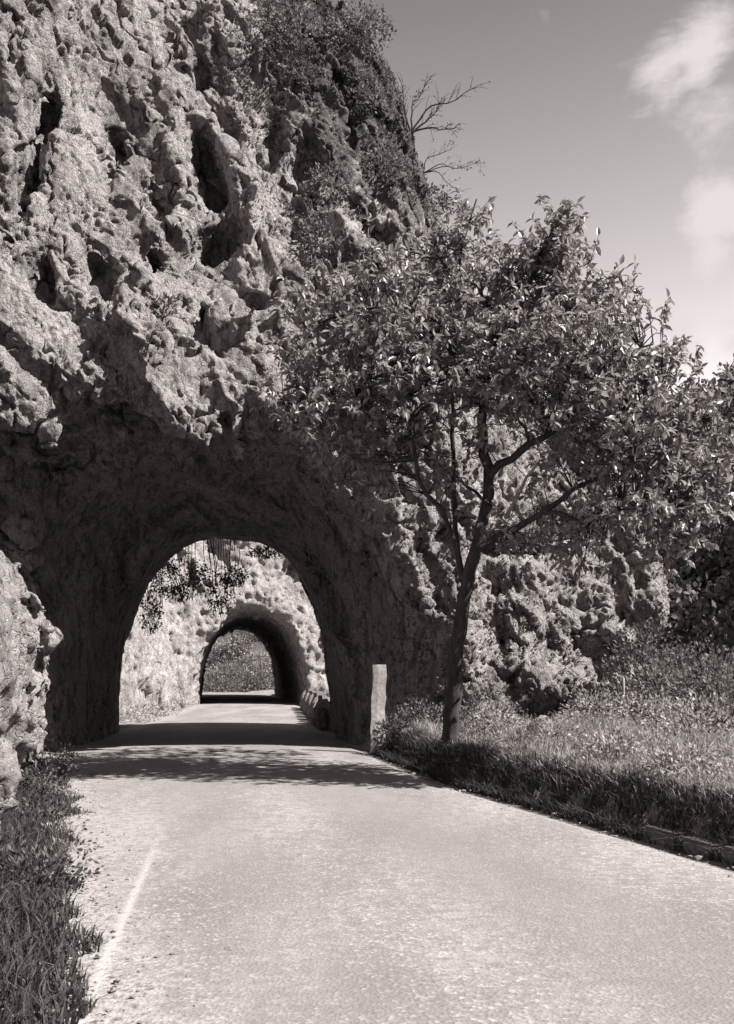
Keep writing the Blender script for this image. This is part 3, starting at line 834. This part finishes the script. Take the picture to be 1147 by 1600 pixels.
# ------------------------------------------------------------------ small things by the road
def slab_mesh(w, t_, h, seed, mat):
    r = np.random.default_rng(seed); n = 9; V = []
    for i in range(n):
        s = i / (n - 1)
        ww = w * (1 - .12 * s) * (1 + .06 * r.normal()); tt = t_ * (1 - .1 * s); off = .012 * r.normal() + .04 * s
        for (a, b) in ((-1, -1), (-.2, -1.12), (1, -1), (1, 1), (0, 1.1), (-1, 1)):
            V.append((a * ww / 2 + off + .008 * r.normal(), b * tt / 2, s * h + (.02 * r.normal() if i == n - 1 else 0)))
    Q = [(i * 6 + k, i * 6 + (k + 1) % 6, (i + 1) * 6 + (k + 1) % 6, (i + 1) * 6 + k) for i in range(n - 1) for k in range(6)]
    Tt = [((n - 1) * 6, (n - 1) * 6 + k, (n - 1) * 6 + k + 1) for k in range(1, 5)]
    return np_mesh('marker_stone', np.array(V), [np.array(Q), np.array(Tt)], mat, False)
c = P(590, 1165, 19.6)
o = link('marker_stone', slab_mesh(.29, .16, 1.78, 5, M_slab), loc=(c[0], c[1], 0.03))
tag(o, 'tall pale upright stone slab standing at the right jamb of the tunnel mouth', 'marker stone')

def stone_mesh(r, seed, mat, flat=.7):
    import bmesh
    bm = bmesh.new(); bmesh.ops.create_icosphere(bm, subdivisions=3, radius=1)
    co = np.array([v.co[:] for v in bm.verts]); k = 1 + fbm(co[:, 0], co[:, 1], co[:, 2], 1.1, 4, .55, seed) * .55
    for v, q in zip(bm.verts, co * k[:, None] * np.array([1, .8, flat]) * r): v.co = q
    me_ = bpy.data.meshes.new('stone'); bm.to_mesh(me_); bm.free(); me_.materials.append(mat); return me_
gz_ = lambda x_, y_: float(ground_z(np.array([float(x_)]), np.array([float(y_)]))[0])
for (u, D, r, lab) in [(852, 17.0, .34, 'pale rounded boulder in the grass at the foot of the right rock face'), (640, 18.6, .16, 'small pale stone in the weeds left of the tree base'),
                       (800, 18.4, .25, 'half buried grey rock between the tree and the pale boulder'), (905, 16.8, .16, 'small grey rock just right of the pale boulder'),
                       (668, 18.9, .2, 'pale rock between the tree trunk and the marker stone')]:
    x_ = (u - CX) / F_PX * D
    o = link('rock', stone_mesh(r, u * .37, M_rock_near), loc=(x_, D, gz_(x_, D) + r * .25)); tag(o, lab, 'rock')
# low stone kerb at the right edge of the frame, its shade painted in dark
kb = thing('stone_kerb', 'low stone kerb, coloured dark as its shade, along the grass bank at the right edge of the road', 'kerb', (3.1, 8.2, 0))
M_kerb = plain('kerb_stone', .11, .4, 7, .02)
def block(l, w, h, seed):
    import bmesh
    bm = bmesh.new(); bmesh.ops.create_cube(bm, size=1)
    bmesh.ops.bevel(bm, geom=bm.edges[:], offset=.09, segments=2, affect='EDGES')
    r = random.Random(seed)
    for v in bm.verts: v.co = Vector((v.co.x * l + r.uniform(-.012, .012), v.co.y * w + r.uniform(-.012, .012), v.co.z * h + r.uniform(-.01, .01)))
    me_ = bpy.data.meshes.new('stone'); bm.to_mesh(me_); bm.free(); me_.materials.append(M_kerb); return me_
yk = 5.4
for k in range(7):
    L = random.uniform(.5, .75); y2 = yk + L / 2
    xa = road_r(y2) + .16; sl = math.atan2(road_r(y2 + .3) - road_r(y2 - .3), .6)
    o = link('stone', block(.2, L - .03, .2, k), kb, (xa - 3.1, y2 - 8.2, .03)); o.rotation_euler = (0, random.uniform(-.05, .05), -sl)
    yk += L
# thin posts
for (u, v0, v1, D, r, lab) in [(1033, 1075, 1160, 16.5, .022, 'thin grey wooden stake standing in the bushes right of the rock face'), (972, 1060, 1150, 18.5, .03, 'slim pale dead stem at the right foot of the rock face')]:
    a_0 = P(u, v1, D); a_1 = P(u + 2, v0, D); base = np.array([a_0[0], D, gz_(a_0[0], D) - .1])
    tb = Tubes(); tb.add(curve([(0, 0, 0), (a_1 - base) * .5 + [.01, 0, 0], a_1 - base], 6, .004), np.linspace(r, r * .8, 6), 6)
    o = link('stake', tb.mesh('stake', M_dead), loc=base); tag(o, lab, 'stake')

# parapet beyond the first tunnel
pp = thing('parapet', 'low pale rounded stone parapet along the right of the road between the two tunnels', 'parapet', (-2.0, 31, 0))
M_par = rock_material('parapet_stone', .3, .45, .15, .3)
yk = 28.2; k = 0
protos = [stone_mesh(1.0, 3.3 + q, M_par, 1.0) for q in range(4)]
while yk < 47:
    L = random.uniform(.8, 1.3); xa = road_r(yk) + .30
    o = bpy.data.objects.new('stone', protos[k % 4]); COL.objects.link(o); o.parent = pp
    o.location = (xa + 2.0, yk - 31, .25); o.scale = (.36, L * .72, .52); yk += L; k += 1

# loose pebbles on the road edge
pm = [stone_mesh(1.0, 9.1 + q, M_pebble, .6) for q in range(1)]
V0 = np.array([v.co[:] for v in pm[0].vertices]); F0 = np.array([p.vertices[:] for p in pm[0].polygons])
import bmesh as _b
bm = _b.new(); _b.ops.create_icosphere(bm, subdivisions=1, radius=1); V0 = np.array([v.co[:] for v in bm.verts]); F0 = np.array([[v.index for v in f.verts] for f in bm.faces]); bm.free()
npb = 900
yy = rng.uniform(4.2, 20, npb); s_ = np.abs(rng.normal(size=npb)) * .6
xx = road_l(yy) + s_ * 1.1 - .1
flip = rng.random(npb) < .25; xx = np.where(flip, road_r(yy) - s_ * .5 + .1, xx)
rr_ = rng.uniform(.006, .02, npb) * (1 + (rng.random(npb) < .08) * 1.2)
PV = V0[None] * rr_[:, None, None] * np.array([1, 1, .6]) * (1 + .25 * rng.normal(size=(npb, len(V0), 1))) + np.stack([xx, yy, np.full(npb, .022)], 1)[:, None]
o = link('pebbles', np_mesh('pebbles', PV.reshape(-1, 3), (F0[None] + (np.arange(npb) * len(V0))[:, None, None]).reshape(-1, 3), M_pebble, False))
tag(o, 'loose pebbles and grit scattered along the road edges', 'pebbles', kind='stuff')

# ------------------------------------------------------------------ grass
def grass(name, label, pos, hgt, mat, wid=.008, lean=.45):
    n = len(pos); a = rng.uniform(0, 6.28, n)
    s = np.stack([np.cos(a), np.sin(a), np.zeros(n)], 1); ld_ = rng.normal(size=(n, 3)) * lean; ld_[:, 2] = 0
    hh = np.asarray(hgt)[:, None]; w = wid * (1 + .5 * rng.random((n, 1)))
    p1 = pos + ld_ * hh * .3 + [0, 0, 1] * hh * .55; p2 = pos + ld_ * hh + [0, 0, 1] * hh * (1 - .25 * np.linalg.norm(ld_, axis=1, keepdims=True))
    V = np.stack([pos - s * w, pos + s * w, p1 + s * w * .8, p1 - s * w * .8, p2], 1)
    b = (np.arange(n) * 5)[:, None]
    me_ = np_mesh(name, V.reshape(-1, 3), [b + np.array([[0, 1, 2, 3]]), b + np.array([[3, 2, 4]])], mat, False)
    o = link(name, me_); tag(o, label, 'grass', kind='stuff'); return o
def gpos(n, f):
    p = f(n); z_ = ground_z(p[:, 0], p[:, 1]); return np.stack([p[:, 0], p[:, 1], z_ - .01], 1)
# left verge
def fl_(n):
    y = rng.uniform(3.6, 17, n); dl = rng.random(n) ** .9 * 2.6
    edge = .5 * gnoise(y * 1.1, y * 0 + 3, y * 0) + .45 * gnoise(y * 3.1, y * 0, y * 0 + 2) + .1
    return np.stack([road_l(y) - dl - .10 + edge * sstep(3, 9, y) + edge * .3, y], 1)
p = gpos(60000, fl_)
cover = gnoise(p[:, 0] * 1.4, p[:, 1] * 1.4, p[:, 0] * 0) + np.minimum((road_l(p[:, 1]) - p[:, 0]) * 2.2, .6) > -.05
p = p[cover | (road_l(p[:, 1]) - p[:, 0] > .15)]
dd_ = road_l(p[:, 1]) - p[:, 0]
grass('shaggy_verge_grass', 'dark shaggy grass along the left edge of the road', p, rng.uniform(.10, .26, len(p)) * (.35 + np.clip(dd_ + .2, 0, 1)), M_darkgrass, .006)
# right bank
def fr_(n):
    y = rng.uniform(4.5, 20.5, n); dr = rng.random(n) ** .8 * 5.2
    return np.stack([road_r(y) + dr + .02, y], 1)
p = gpos(110000, fr_)
dd_ = p[:, 0] - road_r(p[:, 1])
cl_ = gnoise(p[:, 0] * 1.1 + 5, p[:, 1] * 1.1, p[:, 0] * 0)
m_ = (cl_ > -.22) & (dd_ > .2) & (rng.random(len(p)) < .8)
p, dd_, cl_ = p[m_], dd_[m_], cl_[m_]
p2 = gpos(16000, lambda n: (lambda y: np.stack([road_r(y) + rng.random(n) * .6 + .05, y], 1))(rng.uniform(4.5, 20.5, n)))
grass('bank_edge_grass', 'ragged grass hanging over the low bank along the right road edge, coloured dark as shade', p2, rng.uniform(.10, .28, len(p2)), M_darkgrass, .006, .6)  # dark blades paint in the shade along the bank's road side
grass('bank_grass', 'pale dry feathery grass covering the bank right of the road', p, rng.uniform(.05, .24, len(p)) * (.5 + .5 * sstep(0, .8, dd_)) * np.clip(1 + 1.3 * cl_ + .9 * gnoise(p[:, 0] * 3, p[:, 1] * 3, p[:, 0] * 0), .25, 2.4), M_grass, .006, .5)

# scattered broad-leaved weeds and scrub on both verges
n_c = 420
cy = rng.uniform(5, 20, n_c); cx_ = road_r(cy) + .45 + rng.random(n_c) ** .8 * 4.8
lf_ = rng.random(n_c) < .16; cy = np.where(lf_, rng.uniform(8, 17, n_c), cy); cx_ = np.where(lf_, road_l(cy) - rng.random(n_c) * 1.3 - .1, cx_)
cr = rng.uniform(.08, .34, n_c) * np.where(lf_, .6, 1); k_ = rng.integers(0, n_c, 52000)
q_ = rng.normal(size=(52000, 3)); q_ /= np.linalg.norm(q_, axis=1, keepdims=True); q_[:, 2] = np.abs(q_[:, 2])
wp = q_ * (rng.uniform(.3, 1.05, 52000) * cr[k_])[:, None] * np.array([1.3, 1.3, 1.15]); wp[:, 0] += cx_[k_]; wp[:, 1] += cy[k_]
wp[:, 2] += ground_z(wp[:, 0], wp[:, 1])
tag(link('verge_weeds', leaf_mesh('verge_weeds', wp, q_ + rng.normal(size=q_.shape) * .6 + [0, 0, .5], rng.uniform(.025, .07, 52000), rng.uniform(.008, .028, 52000), M_grass)), 'mixed low weeds scattered through the grass on both verges', 'weeds', kind='stuff')

# shrubs and weeds
gl = lambda u, D, dz=0: np.array([(u - CX) / F_PX * D, D, gz_((u - CX) / F_PX * D, D) + dz])
WEED = [
    (612, 19.2, .38, .36, 900, 'leafy weed clump at the foot of the marker stone'), (650, 18.9, .45, .42, 1000, 'sunlit bush between the marker stone and the tree trunk'),
    (690, 18.9, .4, .3, 700, 'low weeds directly behind the tree base'), (735, 17.6, .4, .25, 700, 'weed clump just right of the tree base'),
    (780, 16.6, .5, .28, 900, 'spreading weeds between the tree base and the pale boulder'), (760, 19.0, .5, .5, 900, 'shaded bush against the rock behind the tree base'),
    (930, 17.6, .7, .4, 1200, 'grassy bush below the right end of the rock face'), (1010, 15.6, .7, .42, 1300, 'pale bush in front of the thin stake'),
    (860, 14.3, .45, .22, 700, 'low weed clump on the bank halfway to the frame edge'), (960, 12.2, .45, .24, 700, 'low weeds on the bank nearer the camera'), (1090, 13.5, .8, .4, 1400, 'broad pale bush at the right edge on the bank'),
    (1070, 10.3, .42, .22, 800, 'nearest weed clump above the stone kerb')]
for (u, D, rx, rz, n, lab) in WEED:
    shrub('weed_clump', lab, gl(u, D), rx, rx * .8, rz, n, .075, M_shrub if u < 770 else M_grass, 6, 'bush', up=.5)
BG = [(1010, 19.5, 1.0, 1.3, 3000, 'tall grey bush growing right beside the end of the rock face'), (1075, 18.5, 1.2, 1.1, 3200, 'tangled bush behind the thin stake'), (1130, 17.0, 1.0, 1.0, 2600, 'tangled bush at the right edge beyond the bank'),
      (1000, 24.0, 1.3, 1.9, 3600, 'dark tall bush in the gap behind the rock face'), (1100, 23.0, 1.7, 2.1, 4600, 'large dim bush at the right edge under the tree crown'), (1180, 21.0, 1.5, 1.8, 3000, 'bush half outside the right edge')]
for (u, D, rx, rz, n, lab) in BG:
    l = gl(u, D); l[2] = max(l[2], -1.2)
    shrub('bush', lab, l, rx, rx * .8, rz, n, .12, M_shrub, 9, 'bush', sparse=.02)
# left verge plants
for (u, D, rx, rz, n, lab) in [(66, 12.2, .28, .3, 800, 'dark weedy bush at the foot of the left rock'), (85, 14.5, .32, .45, 800, 'weeds between the left rock and the tunnel mouth'), (60, 10.2, .25, .18, 500, 'weeds beside the near end of the left rock'), (60, 7.2, .4, .18, 800, 'dark weeds in the grass at the lower left')]:
    shrub('weed_clump', lab, gl(u, D), rx, rx, rz, n, .06, M_ivy, 6, 'bush', up=.5)

# plants beyond second tunnel
def hill_z(x, y): return np.maximum(0, (x * .25 + y - 92)) * .75 + fbm(x, y, x * 0, .12, 3, .5, 2) * 1.6 * sstep(88, 96, x * .25 + y) - .15
o = link('hillside', grid_mesh('hillside', np.linspace(-45, 12, 50), np.linspace(84, 150, 50), hill_z, M_wild)); tag(o, 'scrubby slope facing the far tunnel exit', kind='structure')
for k in range(26):
    D = rng.uniform(88, 108); u = 290 + (k * 149 / 26) + rng.uniform(-8, 8)
    x_ = (u - CX) / F_PX * D; zz = float(hill_z(np.array([x_]), np.array([D]))[0])
    r = rng.uniform(1.2, 2.6)
    shrub('hillside_bush', 'grey bush on the slope seen through the far tunnel', (x_, D, zz - .2), r, r, r * .7, 900, .3, M_shrub if k % 3 else M_grass, 4, 'bush', group='bushes on the slope beyond the second tunnel')
# weeds beside the road between the tunnels
for (D, off, rx, rz, lab) in [(33, .5, .7, .25, 'low weeds at the foot of the sunlit wall, just past the first tunnel'), (38, .4, .8, .3, 'low weeds at the foot of the sunlit wall midway between the tunnels'), (46, .3, .6, .5, 'green weeds at the left jamb of the second tunnel')]:
    shrub('weed_clump', lab, (float(road_l(D)) - off, D, 0), rx, 1.2, rz, 600, .1, M_grass, 4, 'bush')

# ------------------------------------------------------------------ far wooded hillside on the right
def far_z(x, y): return -11 + sstep(0, 1, (x * .9 + np.where(y > 0, y * .25, -y * 1.1) - 45) / 70) * 64 + fbm(x, y, x * 0, .03, 3, .5, 8) * 4 * sstep(0, 30, x * .9 + np.abs(y) * .25 - 40)  # the unseen rise behind the camera is added to darken the tunnel
o = link('valley_side', grid_mesh('valley_side', np.linspace(-160, 260, 90), np.linspace(-190, 330, 100), far_z, M_wild)); tag(o, 'steep far side of the valley at the right, extended unseen behind the camera to block sky light', kind='structure')
def tuft_crown(n, rx, rz, ls):
    q = rng.normal(size=(n, 3)); q /= np.linalg.norm(q, axis=1, keepdims=True)
    lob = 1 + .35 * gnoise(q[:, 0] * 2 + n, q[:, 1] * 2, q[:, 2] * 2)
    pos = q * (rng.uniform(.5, 1, n) * lob)[:, None] * np.array([rx, rx, rz]) + np.array([0, 0, rz * 1.1])
    return pos, q
def far_tree(x_, y_, z_, r, lab, grp):
    t = thing('hillside_tree', lab, 'tree', (x_, y_, z_), grp)
    pos, q = tuft_crown(1500, r, r * 1.25, 1)
    f = link('crown', leaf_mesh('crown', pos, q + rng.normal(size=q.shape) * .8, rng.uniform(.35, .7, len(pos)), rng.uniform(.25, .45, len(pos)), M_far), t); f['kind'] = 'stuff'
    tb = Tubes(); tb.add(curve([(0, 0, -.5), (.1, 0, r * .6), (0, .1, r * 1.3)], 6), np.linspace(.28, .1, 6), 6); link('trunk', tb.mesh('trunk', M_bark), t)
cnt_ = 0
ptsall = []
for k in range(420):
    D = rng.uniform(70, 200); u = rng.uniform(930, 1330); x_ = (u - CX) / F_PX * D
    z_ = float(far_z(np.array([x_]), np.array([D]))[0])
    ptsall.append((D, x_, z_, u))
ptsall.sort()
for (D, x_, z_, u) in ptsall[:46]:
    far_tree(x_, D, z_, rng.uniform(2.2, 3.8), 'dark tree on the wooded valley side at the right edge', 'trees on the valley side')
PV, PD = [], []
for (D, x_, z_, u) in ptsall[46:]:
    pos, q = tuft_crown(420, rng.uniform(2.4, 4.2), rng.uniform(3, 5), 1); PV.append(pos + np.array([x_, D, z_ - .6])); PD.append(q + rng.normal(size=q.shape) * .8)
PV = np.concatenate(PV); PD = np.concatenate(PD)
o = link('distant_wood', leaf_mesh('distant_wood', PV, PD, rng.uniform(.6, 1.2, len(PV)), rng.uniform(.5, .8, len(PV)), M_far)); tag(o, 'dark far-off wood covering the valley side at the right', 'wood', kind='stuff')
print('tris approx', sum(len(o.data.polygons) for o in S.objects if o.type == 'MESH'))
